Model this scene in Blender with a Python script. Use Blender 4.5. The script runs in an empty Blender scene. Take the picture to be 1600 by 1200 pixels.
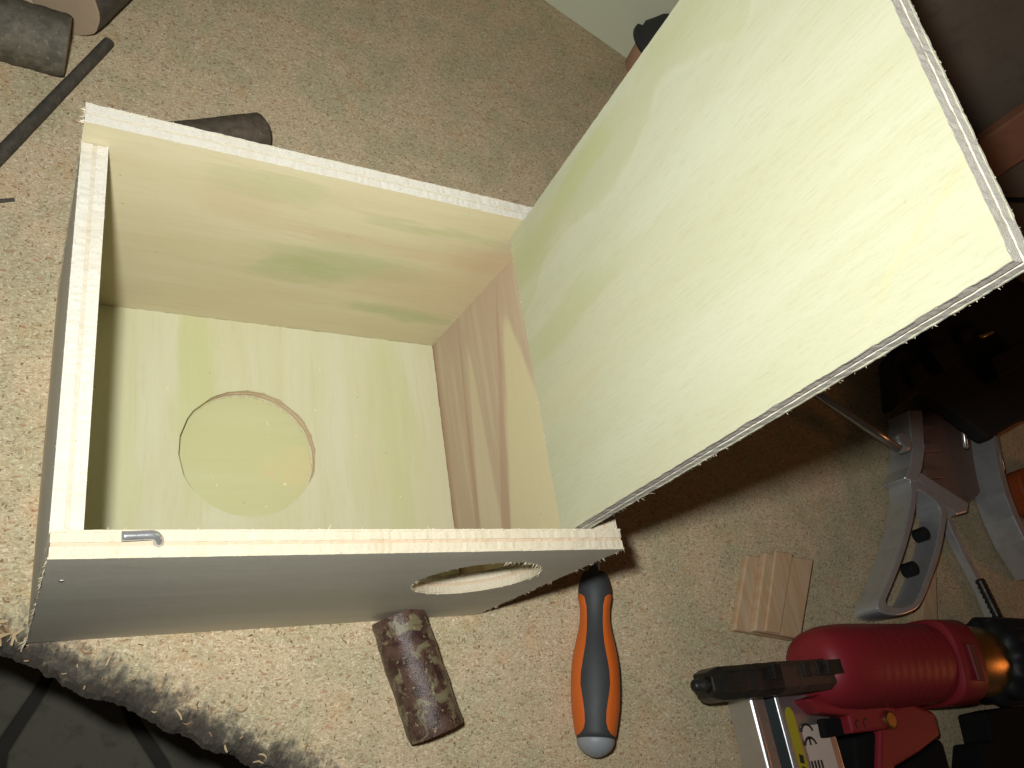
import bpy, bmesh, math, random
from mathutils import Vector, Matrix, noise, geometry
import numpy as np

random.seed(7)
scene = bpy.context.scene
COL = scene.collection
S = 0.00066                       # layout unit (plywood thickness = 15 units) to metres

# ------------------------------------------------------------------ camera
F_PX = 1279.82
CAM = Vector((-16.715, -113.285, 655.54))
R_RIGHT = Vector((0.85562413, -0.14723333, 0.49621537))
R_DOWN = Vector((0.08844645, -0.90299938, -0.42043947))
R_FWD = Vector((0.50998487, 0.40362665, -0.75960579))
cd = bpy.data.cameras.new('camera')
cam = bpy.data.objects.new('camera', cd)
COL.objects.link(cam)
cd.sensor_width = 36.0
cd.lens = F_PX * 36.0 / 1600.0
cd.clip_start = 0.01
cd.clip_end = 50
m3 = Matrix((R_RIGHT, -R_DOWN, -R_FWD)).transposed()
cam.matrix_world = Matrix.Translation(CAM * S) @ m3.to_4x4()
scene.camera = cam
scene.render.resolution_x = 1024
scene.render.resolution_y = 768

# ------------------------------------------------------------------ light
FLASH_W = 1.52
LAMP_W = 2.6
w = bpy.data.worlds.new('World')
scene.world = w
w.use_nodes = True
bg = w.node_tree.nodes['Background']
bg.inputs['Color'].default_value = (1.0, 0.78, 0.58, 1)
bg.inputs['Strength'].default_value = 0.022

FLASH = Vector((-56.3, -69.9, 662.2))
ld = bpy.data.lights.new('camera_flash', 'AREA')
ld.shape = 'RECTANGLE'
ld.size, ld.size_y = 0.020, 0.010
ld.energy = FLASH_W
ld.spread = math.radians(128)
ld.color = (0.98, 1.0, 0.99)
lo = bpy.data.objects.new('camera_flash', ld)
COL.objects.link(lo)
_aim = R_RIGHT * ((730 - 800) / F_PX) + R_DOWN * ((430 - 600) / F_PX) + R_FWD
lo.rotation_euler = _aim.to_track_quat('-Z', 'Y').to_euler()
lo.location = FLASH * S

pd = bpy.data.lights.new('room_lamp', 'POINT')
pd.energy = LAMP_W
pd.color = (1.0, 0.36, 0.11)
pd.shadow_soft_size = 0.11
po = bpy.data.objects.new('room_lamp', pd)
COL.objects.link(po)
po.location = Vector((2300, -450, 700)) * S

vs = scene.view_settings
vs.view_transform = 'Standard'
vs.look = 'None'
vs.exposure = 0.0
vs.gamma = 1.0
vs.use_curve_mapping = False
scene.render.engine = 'CYCLES'
cy = scene.cycles
cy.max_bounces = 4
cy.diffuse_bounces = 3
cy.glossy_bounces = 3
cy.transmission_bounces = 1
cy.use_adaptive_sampling = True
cy.adaptive_threshold = 0.02
cy.caustics_reflective = False
cy.caustics_refractive = False


# ------------------------------------------------------------------ layout helpers
def at(px, py, z=0.0):
    """point of the place seen at photograph position px, py at height z (layout units)"""
    d = R_RIGHT * ((px - 800) / F_PX) + R_DOWN * ((py - 600) / F_PX) + R_FWD
    return CAM + d * ((z - CAM.z) / d.z)


def mesh(name, verts, faces, mats, parent=None, base=None, fm=None, smooth=False, grain=None, tint=None):
    b = Vector(base) if base is not None else Vector((0, 0, 0))
    me = bpy.data.meshes.new(name)
    me.from_pydata([tuple((Vector(v) - b) * S) for v in verts], [], faces)
    if not isinstance(mats, (list, tuple)):
        mats = [mats]
    for m in mats:
        me.materials.append(m)
    if fm:
        me.polygons.foreach_set('material_index', fm)
    if smooth:
        me.polygons.foreach_set('use_smooth', [True] * len(me.polygons))
    if grain:
        a = me.attributes.new('grain', 'FLOAT_VECTOR', 'POINT')
        a.data.foreach_set('vector', [c for g in grain for c in g])
    if tint:
        a = me.attributes.new('tint', 'FLOAT', 'POINT')
        a.data.foreach_set('value', tint)
    me.update()
    o = bpy.data.objects.new(name, me)
    COL.objects.link(o)
    if parent:
        o.parent = parent
    else:
        o.location = b * S
    return o


def tag(o, label=None, cat=None, group=None, kind=None):
    if label: o['label'] = label
    if cat: o['category'] = cat
    if group: o['group'] = group
    if kind: o['kind'] = kind
    return o


class Thing:
    def __init__(self, name, base, label, cat, group=None):
        self.base = Vector(base)
        self.o = bpy.data.objects.new(name, None)
        self.o.empty_display_size = 0.02
        COL.objects.link(self.o)
        self.o.location = self.base * S
        tag(self.o, label, cat, group)

    def part(self, name, verts, faces, mats, parent=None, **k):
        return mesh(name, verts, faces, mats, parent=parent or self.o, base=self.base, **k)


def bevel(o, wdt, seg=2, angle=30):
    m = o.modifiers.new('bevel', 'BEVEL')
    m.width = wdt * S
    m.segments = seg
    m.limit_method = 'ANGLE'
    m.angle_limit = math.radians(angle)
    m.harden_normals = False
    return o


def prism(poly, z0, z1, hole=None):
    """poly: list of Vector xy; returns verts, faces; hole is a loop of the same length"""
    n = len(poly)
    area = sum(poly[i].x * poly[(i + 1) % n].y - poly[(i + 1) % n].x * poly[i].y for i in range(n))
    if area < 0:
        poly = list(reversed(poly))
        if hole: hole = list(reversed(hole))
    v = [(p.x, p.y, z0) for p in poly] + [(p.x, p.y, z1) for p in poly]
    f = [(i, (i + 1) % n, n + (i + 1) % n, n + i) for i in range(n)]
    if not hole:
        f += [tuple(range(n - 1, -1, -1)), tuple(range(n, 2 * n))]
    else:
        v += [(p.x, p.y, z0) for p in hole] + [(p.x, p.y, z1) for p in hole]
        for i in range(n):
            j = (i + 1) % n
            f.append((2 * n + j, 2 * n + i, 3 * n + i, 3 * n + j))
            f.append((n + i, n + j, 3 * n + j, 3 * n + i))
            f.append((j, i, 2 * n + i, 2 * n + j))
    return v, f


def px_prism(pts, z1, z0, hole=None):
    return prism([at(x, y, z1) for x, y in pts], z0, z1, [at(x, y, z1) for x, y in hole] if hole else None)


def smooth_loop(pts, n):
    """closed Catmull-Rom resampled evenly to n points"""
    P = [Vector(p) for p in pts]
    m = len(P)
    dense = []
    for i in range(m):
        p0, p1, p2, p3 = P[i - 1], P[i], P[(i + 1) % m], P[(i + 2) % m]
        for k in range(12):
            t = k / 12
            dense.append(0.5 * ((2 * p1) + (p2 - p0) * t + (2 * p0 - 5 * p1 + 4 * p2 - p3) * t * t + (3 * p1 - p0 - 3 * p2 + p3) * t ** 3))
    L = [0]
    for i in range(len(dense)):
        L.append(L[-1] + (dense[(i + 1) % len(dense)] - dense[i]).length)
    out = []
    for k in range(n):
        d = L[-1] * k / n
        i = max(j for j in range(len(L)) if L[j] <= d)
        i = min(i, len(dense) - 1)
        a, b = dense[i], dense[(i + 1) % len(dense)]
        t = (d - L[i]) / max(1e-9, L[i + 1] - L[i])
        out.append(a.lerp(b, t))
    return [(p[0], p[1]) for p in out]


def frame(axis):
    a = axis.normalized()
    up = Vector((0, 0, 1)) if abs(a.z) < 0.9 else Vector((0, 1, 0))
    s = a.cross(up).normalized()
    u = s.cross(a).normalized()
    return a, s, u


def lathe(A, B, prof, n=32, rfun=None, cap=True):
    """prof: list of (t along A->B, radius)."""
    a, s, u = frame(B - A)
    ln = (B - A).length
    v, f = [], []
    for i, (t, r) in enumerate(prof):
        c = A + a * (t * ln)
        for k in range(n):
            th = 2 * math.pi * k / n
            rr = r * (rfun(t, th) if rfun else 1)
            v.append(c + (s * math.cos(th) + u * math.sin(th)) * rr)
    for i in range(len(prof) - 1):
        for k in range(n):
            j = (k + 1) % n
            f.append((i * n + k, i * n + j, (i + 1) * n + j, (i + 1) * n + k))
    if cap:
        f.append(tuple(range(n - 1, -1, -1)))
        f.append(tuple(range((len(prof) - 1) * n, len(prof) * n)))
    return v, f


def tube(path, r, n=12):
    v, f = [], []
    m = len(path)
    for i, p in enumerate(path):
        d = (path[min(i + 1, m - 1)] - path[max(i - 1, 0)])
        a, s, u = frame(d)
        if i and abs(a.z) > 0.9:
            s = ps; u = s.cross(a).normalized(); s = a.cross(u).normalized() * 1
        ps = s
        rr = r[i] if isinstance(r, (list, tuple)) else r
        for k in range(n):
            th = 2 * math.pi * k / n
            v.append(p + (s * math.cos(th) + u * math.sin(th)) * rr)
    for i in range(m - 1):
        for k in range(n):
            j = (k + 1) % n
            f.append((i * n + k, i * n + j, (i + 1) * n + j, (i + 1) * n + k))
    f.append(tuple(range(n - 1, -1, -1)))
    f.append(tuple(range((m - 1) * n, m * n)))
    return v, f


def box(c, sx, sy, sz, ax=None):
    ax = ax or (Vector((1, 0, 0)), Vector((0, 1, 0)), Vector((0, 0, 1)))
    c = Vector(c)
    v = [c + ax[0] * (sx / 2 * i) + ax[1] * (sy / 2 * j) + ax[2] * (sz / 2 * k)
         for i in (-1, 1) for j in (-1, 1) for k in (-1, 1)]
    f = [(0, 1, 3, 2), (4, 6, 7, 5), (0, 4, 5, 1), (2, 3, 7, 6), (0, 2, 6, 4), (1, 5, 7, 3)]
    return v, f


# ------------------------------------------------------------------ material helpers
class NT:
    def __init__(self, name):
        self.m = bpy.data.materials.new(name)
        self.m.use_nodes = True
        self.t = self.m.node_tree
        self.b = self.t.nodes['Principled BSDF']

    def n(self, ty, ins=None, **props):
        nd = self.t.nodes.new(ty)
        for k, v in props.items():
            setattr(nd, k, v)
        for k, v in (ins or {}).items():
            self.set(nd.inputs[k], v)
        return nd

    def set(self, sock, v):
        if isinstance(v, bpy.types.NodeSocket):
            self.t.links.new(v, sock)
        else:
            if sock.type == 'RGBA' and len(v) == 3:
                v = (*v, 1)
            sock.default_value = v

    def math(self, op, a, b=0.0, c=0.0, clamp=False):
        nd = self.n('ShaderNodeMath', {0: a, 1: b, 2: c}, operation=op)
        nd.use_clamp = clamp
        return nd.outputs[0]

    def mix(self, fac, a, b, mode='MIX'):
        nd = self.n('ShaderNodeMix', data_type='RGBA', blend_type=mode)
        self.set(nd.inputs[0], fac)
        self.set(nd.inputs[6], a)
        self.set(nd.inputs[7], b)
        return nd.outputs[2]

    def noise(self, vec, scale, detail=3, rough=0.5, dist=0.0):
        nd = self.n('ShaderNodeTexNoise', {'Vector': vec, 'Scale': scale, 'Detail': detail, 'Roughness': rough, 'Distortion': dist})
        return nd.outputs[0]

    def noise2(self, vec, scale, detail=3, rough=0.5, dist=0.0):
        nd = self.n('ShaderNodeTexNoise', {'Vector': vec, 'Scale': scale, 'Detail': min(detail, 3), 'Roughness': rough, 'Distortion': dist}, noise_dimensions='2D')
        return nd.outputs[0]

    def mapv(self, vec, scale=(1, 1, 1), rot=(0, 0, 0), loc=(0, 0, 0)):
        return self.n('ShaderNodeMapping', {'Vector': vec, 'Scale': scale, 'Rotation': rot, 'Location': loc}).outputs[0]

    def ramp(self, fac, stops, interp='LINEAR'):
        nd = self.n('ShaderNodeValToRGB', {'Fac': fac})
        cr = nd.color_ramp
        cr.interpolation = interp
        while len(cr.elements) < len(stops):
            cr.elements.new(0.5)
        for e, (p, c) in zip(cr.elements, stops):
            e.position = p
            e.color = (*c, 1) if len(c) == 3 else c
        return nd.outputs[0]

    def sstep(self, x, a, b):
        nd = self.n('ShaderNodeMapRange', {'Value': x, 'From Min': a, 'From Max': b, 'To Min': 0.0, 'To Max': 1.0}, interpolation_type='SMOOTHSTEP')
        return nd.outputs[0]

    def coords(self):
        """object coordinates in layout units"""
        tc = self.n('ShaderNodeTexCoord')
        return self.mapv(tc.outputs['Object'], scale=(1 / S, 1 / S, 1 / S))

    def finish(self, color=None, rough=0.6, metal=0.0, spec=0.5, bump=None, bstr=0.3, bdist=0.5):
        if color is not None: self.set(self.b.inputs['Base Color'], color)
        self.set(self.b.inputs['Roughness'], rough)
        self.set(self.b.inputs['Metallic'], metal)
        self.set(self.b.inputs['Specular IOR Level'], spec)
        if bump is not None:
            bn = self.n('ShaderNodeBump', {'Height': bump, 'Strength': bstr, 'Distance': bdist * S})
            self.set(self.b.inputs['Normal'], bn.outputs[0])
        return self.m


def ply_face(name, base, pale, dark, feats=None, seed=0.0, fibre=1.0, streaks=0.55, specks=0.55, bump=0.35):
    """rotary-cut poplar veneer; 'grain' attribute = (along, across, depth) in layout units"""
    t = NT(name)
    at_ = t.n('ShaderNodeAttribute', attribute_name='grain').outputs['Vector']
    at_ = t.mapv(at_, loc=(seed * 37.1, seed * 11.3, seed * 5.7)) if seed else at_
    raw = t.n('ShaderNodeAttribute', attribute_name='grain').outputs['Vector']
    warp = t.noise(t.mapv(at_, scale=(0.006, 0.018, 0.02)), 1.0, 3)
    warpv = t.n('ShaderNodeCombineXYZ', {1: t.math('MULTIPLY', t.math('SUBTRACT', warp, 0.5), 26.0)}).outputs[0]
    wv = t.n('ShaderNodeVectorMath', {0: at_, 1: warpv}, operation='ADD').outputs[0]
    broad = t.noise(t.mapv(wv, scale=(0.004, 0.035, 0.03)), 1.0, 4, 0.55)
    streak = t.noise(t.mapv(wv, scale=(0.012, 0.22, 0.2)), 1.0, 4, 0.6)
    fib = t.noise(t.mapv(at_, scale=(0.07, 0.62, 0.6)), 1.0, 3, 0.7)
    fine = t.noise(t.mapv(at_, scale=(0.35, 2.2, 2.0)), 1.0, 2, 0.7)
    c = t.mix(t.sstep(broad, 0.35, 0.68), base, pale)
    c = t.mix(t.math('MULTIPLY', t.sstep(streak, 0.50, 0.80), streaks), c, dark)
    c = t.mix(t.math('MULTIPLY', t.sstep(fib, 0.45, 0.85), min(0.6, 0.26 * fibre)), c, t.mix(1.0, c, (0.80, 0.77, 0.68), 'MULTIPLY'))
    c = t.mix(t.math('MULTIPLY', t.sstep(fine, 0.58, 0.80), min(0.6, 0.3 * fibre)), c, t.mix(1.0, c, (0.72, 0.68, 0.58), 'MULTIPLY'))
    c = t.mix(t.math('MULTIPLY', t.sstep(fine, 0.48, 0.22), min(0.5, 0.3 * fibre)), c, pale)
    sep = t.n('ShaderNodeSeparateXYZ', {0: raw})
    wn = t.math('SUBTRACT', t.noise(t.mapv(raw, scale=(0.010, 0.06, 0.05)), 1.0, 4, 0.6), 0.5)
    wn2 = t.math('SUBTRACT', t.noise(t.mapv(raw, scale=(0.03, 0.02, 0.05), loc=(9, 3, 1)), 1.0, 3, 0.6), 0.5)
    if feats:
        u, v = sep.outputs[0], sep.outputs[1]
        for mask, col, mode in feats(t, u, v, wn, wn2, fib):
            c = t.mix(mask, c, col, mode)
    # stray pin specks
    sp = t.n('ShaderNodeTexVoronoi', {'Vector': t.mapv(raw, scale=(0.045, 0.06, 0.06)), 'Scale': 1.0, 'Randomness': 1.0})
    c = t.mix(t.math('MULTIPLY', t.sstep(sp.outputs['Distance'], 0.045, 0.02), specks), c, (0.16, 0.10, 0.05))
    h = t.math('ADD', t.math('MULTIPLY', fib, 0.6), t.math('MULTIPLY', fine, 0.5))
    return t.finish(c, rough=0.55, spec=0.3, bump=h, bstr=bump, bdist=0.35)


def blob(t, u, v, wn, wn2, cu, cv, ru, rv, amp=(30.0, 22.0)):
    du = t.math('DIVIDE', t.math('ADD', t.math('SUBTRACT', u, cu), t.math('MULTIPLY', wn2, amp[0] * 2)), ru)
    dv = t.math('DIVIDE', t.math('ADD', t.math('SUBTRACT', v, cv), t.math('MULTIPLY', wn, amp[1] * 2)), rv)
    d2 = t.math('ADD', t.math('MULTIPLY', du, du), t.math('MULTIPLY', dv, dv))
    return t.sstep(d2, 1.3, 0.05)


def tongue(t, u, v, wn, ua, va, ub, v0, v1, soft=2.5, wob=5.0):
    """pointed patch: apex at (ua, va), spreading to v0..v1 at u = ub (ub < ua)"""
    k = t.math('DIVIDE', t.math('SUBTRACT', ua, u), ua - ub)
    lo = t.math('MULTIPLY_ADD', k, v0 - va, va)
    hi = t.math('MULTIPLY_ADD', k, v1 - va, va)
    vv = t.math('ADD', v, t.math('MULTIPLY', wn, wob))
    a = t.sstep(t.math('SUBTRACT', vv, lo), -soft, soft)
    b = t.sstep(t.math('SUBTRACT', hi, vv), -soft, soft)
    return t.math('MULTIPLY', t.math('MULTIPLY', a, b), t.sstep(k, 0.0, 0.15))


def mat_edge(name, col, speck, amount=0.5, scale=1.0):
    t = NT(name)
    co = t.coords()
    n1 = t.noise(t.mapv(co, scale=(0.8 * scale, 0.8 * scale, 0.8 * scale)), 1.0, 4, 0.75)
    n2 = t.noise(t.mapv(co, scale=(0.05, 0.05, 0.05)), 1.0, 3, 0.6)
    c = t.mix(t.math('MULTIPLY', t.sstep(n1, 0.52, 0.72), amount), col, speck)
    c = t.mix(t.math('MULTIPLY', t.sstep(n2, 0.45, 0.75), 0.35), c, (col[0] * 0.86, col[1] * 0.78, col[2] * 0.66))
    return t.finish(c, rough=0.8, spec=0.2, bump=n1, bstr=0.6, bdist=0.5)


def mat_simple(name, col, rough=0.5, metal=0.0, spec=0.5, nscale=0.4, namt=0.25, bstr=0.15, dark=0.6, rvar=0.15):
    t = NT(name)
    co = t.coords()
    n1 = t.noise(co, nscale, 3, 0.65)
    n2 = t.noise(co, nscale * 0.1, 3, 0.6)
    k = tuple(c * dark for c in col[:3])
    c = t.mix(t.math('MULTIPLY', t.sstep(n1, 0.5, 0.75), namt), col, k)
    c = t.mix(t.math('MULTIPLY', t.sstep(n2, 0.45, 0.7), namt), c, k)
    rg = t.math('MULTIPLY_ADD', n1, rvar, rough - rvar * 0.5)
    return t.finish(c, rough=rg, metal=metal, spec=spec, bump=n1, bstr=bstr, bdist=0.4)


def mat_chipboard():
    t = NT('chipboard')
    co = t.coords()
    wn = t.n('ShaderNodeTexNoise', {'Vector': co, 'Scale': 0.12, 'Detail': 2.0}, noise_dimensions='2D')
    wv = t.n('ShaderNodeVectorMath', {0: wn.outputs['Color'], 1: (0.5, 0.5, 0.5)}, operation='SUBTRACT').outputs[0]
    wv = t.n('ShaderNodeVectorMath', {0: wv, 'Scale': 4.5}, operation='SCALE').outputs[0]
    cw = t.n('ShaderNodeVectorMath', {0: co, 1: wv}, operation='ADD').outputs[0]
    stops = [(0.0, (0.16, 0.095, 0.045)), (0.10, (0.27, 0.165, 0.085)), (0.30, (0.40, 0.285, 0.155)), (0.52, (0.47, 0.35, 0.19)),
             (0.72, (0.50, 0.385, 0.225)), (0.88, (0.58, 0.46, 0.29)), (1.0, (0.70, 0.59, 0.41))]
    cols = []
    for k, (ang, sx, sy) in enumerate(((0.4, 0.40, 1.1), (1.5, 0.46, 1.25), (2.55, 0.42, 1.0), (0.95, 0.62, 1.5))):
        vv = t.n('ShaderNodeTexVoronoi', {'Vector': t.mapv(cw, scale=(sx, sy, 0.3), rot=(0, 0, ang), loc=(k * 31, k * 17, 0)), 'Scale': 1.0}, voronoi_dimensions='2D')
        r = t.n('ShaderNodeSeparateColor', {0: vv.outputs['Color']})
        cols.append(t.ramp(r.outputs[0], stops))
    sel = t.n('ShaderNodeSeparateColor', {0: t.n('ShaderNodeTexVoronoi', {'Vector': t.mapv(cw, scale=(0.33, 0.33, 0.33)), 'Scale': 1.0}, voronoi_dimensions='2D').outputs['Color']})
    c = t.mix(t.math('GREATER_THAN', sel.outputs[0], 0.5), cols[0], cols[1])
    c = t.mix(t.math('GREATER_THAN', sel.outputs[1], 0.6), c, cols[2])
    c = t.mix(t.math('MULTIPLY', t.math('GREATER_THAN', sel.outputs[2], 0.55), 0.7), c, cols[3])
    # resin and dust soften the flakes
    dust = t.noise2(co, 0.5, 4, 0.7)
    c = t.mix(t.math('MULTIPLY', t.sstep(dust, 0.25, 0.70), 0.68), c, (0.445, 0.35, 0.215))
    pat = t.noise2(co, 0.018, 4, 0.6)
    c = t.mix(t.math('MULTIPLY', t.sstep(pat, 0.40, 0.64), 0.7), c, t.mix(1.0, c, (0.80, 0.90, 0.86), 'MULTIPLY'))
    pat2 = t.noise2(t.mapv(co, loc=(77, 13, 5)), 0.03, 4, 0.65)
    c = t.mix(t.math('MULTIPLY', t.sstep(pat2, 0.55, 0.72), 0.45), c, t.mix(1.0, c, (1.02, 0.84, 0.70), 'MULTIPLY'))
    # dark bark specks, pale slivers and red-brown bits
    sp = t.n('ShaderNodeTexVoronoi', {'Vector': t.mapv(cw, scale=(0.085, 0.06, 0.06), rot=(0, 0, 0.7)), 'Scale': 1.0}, voronoi_dimensions='2D')
    c = t.mix(t.math('MULTIPLY', t.sstep(sp.outputs['Distance'], 0.085, 0.04), 0.75), c, (0.13, 0.075, 0.035))
    sp2 = t.n('ShaderNodeTexVoronoi', {'Vector': t.mapv(cw, scale=(0.03, 0.085, 0.05), rot=(0, 0, 2.1), loc=(5, 9, 0)), 'Scale': 1.0}, voronoi_dimensions='2D')
    c = t.mix(t.math('MULTIPLY', t.sstep(sp2.outputs['Distance'], 0.10, 0.05), 0.6), c, (0.30, 0.13, 0.07))
    sp3 = t.n('ShaderNodeTexVoronoi', {'Vector': t.mapv(cw, scale=(0.28, 0.06, 0.05), rot=(0, 0, 0.9), loc=(2, 4, 0)), 'Scale': 1.0}, voronoi_dimensions='2D')
    c = t.mix(t.math('MULTIPLY', t.sstep(sp3.outputs['Distance'], 0.10, 0.05), 0.5), c, (0.72, 0.62, 0.45))
    # grime on the worn front edge
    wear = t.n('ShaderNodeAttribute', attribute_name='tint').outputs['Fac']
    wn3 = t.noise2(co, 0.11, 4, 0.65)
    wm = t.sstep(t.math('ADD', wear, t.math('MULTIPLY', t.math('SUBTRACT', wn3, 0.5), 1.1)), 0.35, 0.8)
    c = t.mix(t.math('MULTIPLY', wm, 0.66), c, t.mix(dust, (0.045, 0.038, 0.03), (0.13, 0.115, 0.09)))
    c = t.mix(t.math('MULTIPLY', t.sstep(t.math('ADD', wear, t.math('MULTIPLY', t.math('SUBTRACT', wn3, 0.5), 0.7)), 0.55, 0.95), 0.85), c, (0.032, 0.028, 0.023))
    c = t.mix(1.0, c, (1.26, 1.30, 1.38), 'MULTIPLY')
    hh = t.math('ADD', dust, t.noise2(t.mapv(co, scale=(1.6, 1.6, 1.6)), 1.0, 1, 0.6))
    return t.finish(c, rough=0.75, spec=0.25, bump=hh, bstr=0.22, bdist=0.6)


def mat_bark(name, a, b, lichen, lich_amt=0.3, rough=0.6, red=None):
    t = NT(name)
    co = t.coords()
    n0 = t.noise(co, 0.10, 5, 0.7)
    n1 = t.noise(co, 0.5, 5, 0.7)
    n2 = t.noise(t.mapv(co, loc=(40, 3, 9)), 0.065, 5, 0.65, 0.6)
    c = t.mix(t.sstep(n0, 0.38, 0.62), a, b)
    c = t.mix(t.math('MULTIPLY', t.sstep(n1, 0.5, 0.75), 0.6), c, tuple(x * 0.45 for x in a))
    c = t.mix(t.math('MULTIPLY', t.sstep(n2, 0.52, 0.60), lich_amt), c, t.mix(n1, lichen, tuple(x * 0.6 for x in lichen)))
    n4 = t.noise(t.mapv(co, loc=(4, 33, 9)), 0.22, 3, 0.6)
    c = t.mix(t.math('MULTIPLY', t.sstep(n4, 0.62, 0.70), lich_amt), c, tuple(min(1, x * 1.25) for x in lichen))
    if red:
        n3 = t.noise(t.mapv(co, loc=(4, 33, 29)), 0.07, 3, 0.6)
        c = t.mix(t.math('MULTIPLY', t.sstep(n3, 0.66, 0.70), 0.8), c, red)
    return t.finish(c, rough=rough, spec=0.4, bump=t.math('ADD', n1, n2), bstr=0.5, bdist=1.0)


def mat_tint(name, stops, rough=0.8):
    t = NT(name)
    a = t.n('ShaderNodeAttribute', attribute_name='tint').outputs['Fac']
    return t.finish(t.ramp(a, stops), rough=rough, spec=0.2)


# ------------------------------------------------------------------ materials
M = {}
M['chip'] = mat_chipboard()
M['edge'] = mat_edge('ply_edge_pale', (0.54, 0.51, 0.43), (0.38, 0.32, 0.23), 0.85)
M['edge_front'] = mat_edge('ply_edge_cream', (0.53, 0.47, 0.35), (0.40, 0.31, 0.19), 0.75)
M['mid'] = mat_edge('ply_edge_middle', (0.52, 0.40, 0.28), (0.36, 0.25, 0.15), 0.5)
M['rim'] = mat_edge('ply_cut_rim', (0.53, 0.42, 0.28), (0.42, 0.30, 0.18), 0.5)
M['mid_pale'] = mat_edge('ply_edge_middle_pale', (0.50, 0.45, 0.35), (0.38, 0.32, 0.22), 0.4)
M['fibre'] = mat_tint('wood_fibre', [(0, (0.45, 0.36, 0.22)), (0.5, (0.62, 0.54, 0.38)), (1, (0.76, 0.70, 0.56))])
M['dust'] = mat_tint('sawdust', [(0, (0.17, 0.10, 0.05)), (0.12, (0.30, 0.18, 0.09)), (0.3, (0.45, 0.33, 0.18)), (0.65, (0.55, 0.43, 0.26)), (1, (0.70, 0.61, 0.44))])
M['steel'] = mat_simple('zinc_steel', (0.55, 0.55, 0.55), rough=0.22, metal=0.75, nscale=0.8, namt=0.3)
M['grey_metal'] = mat_simple('cast_aluminium', (0.56, 0.57, 0.57), rough=0.30, metal=0.55, nscale=0.5, namt=0.3, bstr=0.2)
M['alu'] = mat_simple('brushed_aluminium', (0.66, 0.66, 0.66), rough=0.34, metal=0.9, nscale=0.3, namt=0.2)
M['alu_dark'] = mat_simple('aluminium_groove', (0.12, 0.14, 0.14), rough=0.4, metal=0.6)
M['dark_steel'] = mat_simple('greasy_dark_steel', (0.045, 0.040, 0.034), rough=0.42, metal=0.5, nscale=0.15, namt=0.7, bstr=0.6, dark=0.35, rvar=0.3)
M['rust_steel'] = mat_simple('rusty_steel', (0.085, 0.048, 0.034), rough=0.6, metal=0.3, nscale=0.2, namt=0.6, bstr=0.5, dark=0.5)
M['red'] = mat_simple('red_plastic', (0.25, 0.016, 0.024), rough=0.48, nscale=0.3, namt=0.25, bstr=0.08, dark=0.7)
M['vent'] = mat_simple('dark_red_vent', (0.16, 0.03, 0.03), rough=0.6)
M['black'] = mat_simple('black_rubber', (0.013, 0.014, 0.015), rough=0.5, spec=0.3, nscale=0.4, namt=0.3, bstr=0.2)
M['black_matt'] = mat_simple('matt_black_rubber', (0.011, 0.011, 0.011), rough=0.85, spec=0.08, nscale=0.4, namt=0.3, bstr=0.2)
M['grip'] = mat_simple('charcoal_rubber', (0.040, 0.042, 0.044), rough=0.6, nscale=0.8, namt=0.3, bstr=0.3)
M['orange'] = mat_simple('orange_plastic', (0.62, 0.125, 0.014), rough=0.45, nscale=0.2, namt=0.15, bstr=0.06, dark=0.8)
M['orange_dim'] = mat_simple('dim_orange_plastic', (0.30, 0.062, 0.012), rough=0.5, nscale=0.2, namt=0.4)  # orange of a warm-lit surface put into the colour, darkened to look dim
M['cap_grey'] = mat_simple('grey_plastic', (0.26, 0.28, 0.29), rough=0.5, nscale=0.3, namt=0.2)
M['brass'] = mat_simple('dark_polished_metal', (0.55, 0.38, 0.16), rough=0.36, metal=1.0, nscale=0.2, namt=0.3, dark=0.5)
M['oxide'] = mat_simple('brown_oxide_metal', (0.25, 0.155, 0.115), rough=0.45, metal=0.3, nscale=0.2, namt=0.4)
M['housing'] = mat_simple('dark_housing', (0.022, 0.021, 0.020), rough=0.8, metal=0.0, spec=0.15, nscale=0.2, namt=0.4)
M['sticker'] = mat_simple('worn_white_sticker', (0.62, 0.52, 0.44), rough=0.5, nscale=0.3, namt=0.2, dark=0.85)
M['yellow'] = mat_simple('yellow_label', (0.42, 0.36, 0.02), rough=0.5, nscale=0.3, namt=0.2)
M['ink'] = mat_simple('black_ink', (0.02, 0.02, 0.02), rough=0.6)
M['wall'] = mat_simple('painted_wall', (0.60, 0.61, 0.43), rough=0.7, nscale=0.05, namt=0.15, dark=0.85)
M['boards'] = mat_simple('dim_room_brown', (0.20, 0.155, 0.11), rough=0.8, nscale=0.03, namt=0.5)  # dimness of the room beyond the bench is put into this brown
M['pot'] = mat_simple('pink_clay', (0.46, 0.26, 0.17), rough=0.8, nscale=0.15, namt=0.2)
M['dome'] = mat_simple('matt_black', (0.028, 0.028, 0.028), rough=0.7, nscale=0.3, namt=0.3)
M['post'] = mat_simple('brown_timber', (0.36, 0.16, 0.09), rough=0.7, nscale=0.05, namt=0.5)
M['slab'] = mat_simple('grey_stone', (0.27, 0.255, 0.19), rough=0.85, nscale=0.03, namt=0.6, bstr=0.6, dark=0.5)
M['joint'] = mat_simple('dark_soil', (0.09, 0.083, 0.065), rough=0.95)
M['bark_main'] = mat_bark('cherry_bark', (0.045, 0.022, 0.017), (0.105, 0.058, 0.042), (0.27, 0.24, 0.13), 0.75, 0.33, red=(0.20, 0.03, 0.02))
M['bark_grey'] = mat_bark('grey_bark', (0.085, 0.078, 0.055), (0.135, 0.118, 0.085), (0.26, 0.23, 0.15), 0.35, 0.7)
M['bark_dark'] = mat_bark('dark_bark', (0.055, 0.050, 0.038), (0.085, 0.072, 0.055), (0.16, 0.14, 0.10), 0.25, 0.7)
M['bark_brown'] = mat_bark('brown_bark', (0.075, 0.055, 0.038), (0.115, 0.085, 0.06), (0.2, 0.18, 0.12), 0.2, 0.65)
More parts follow.
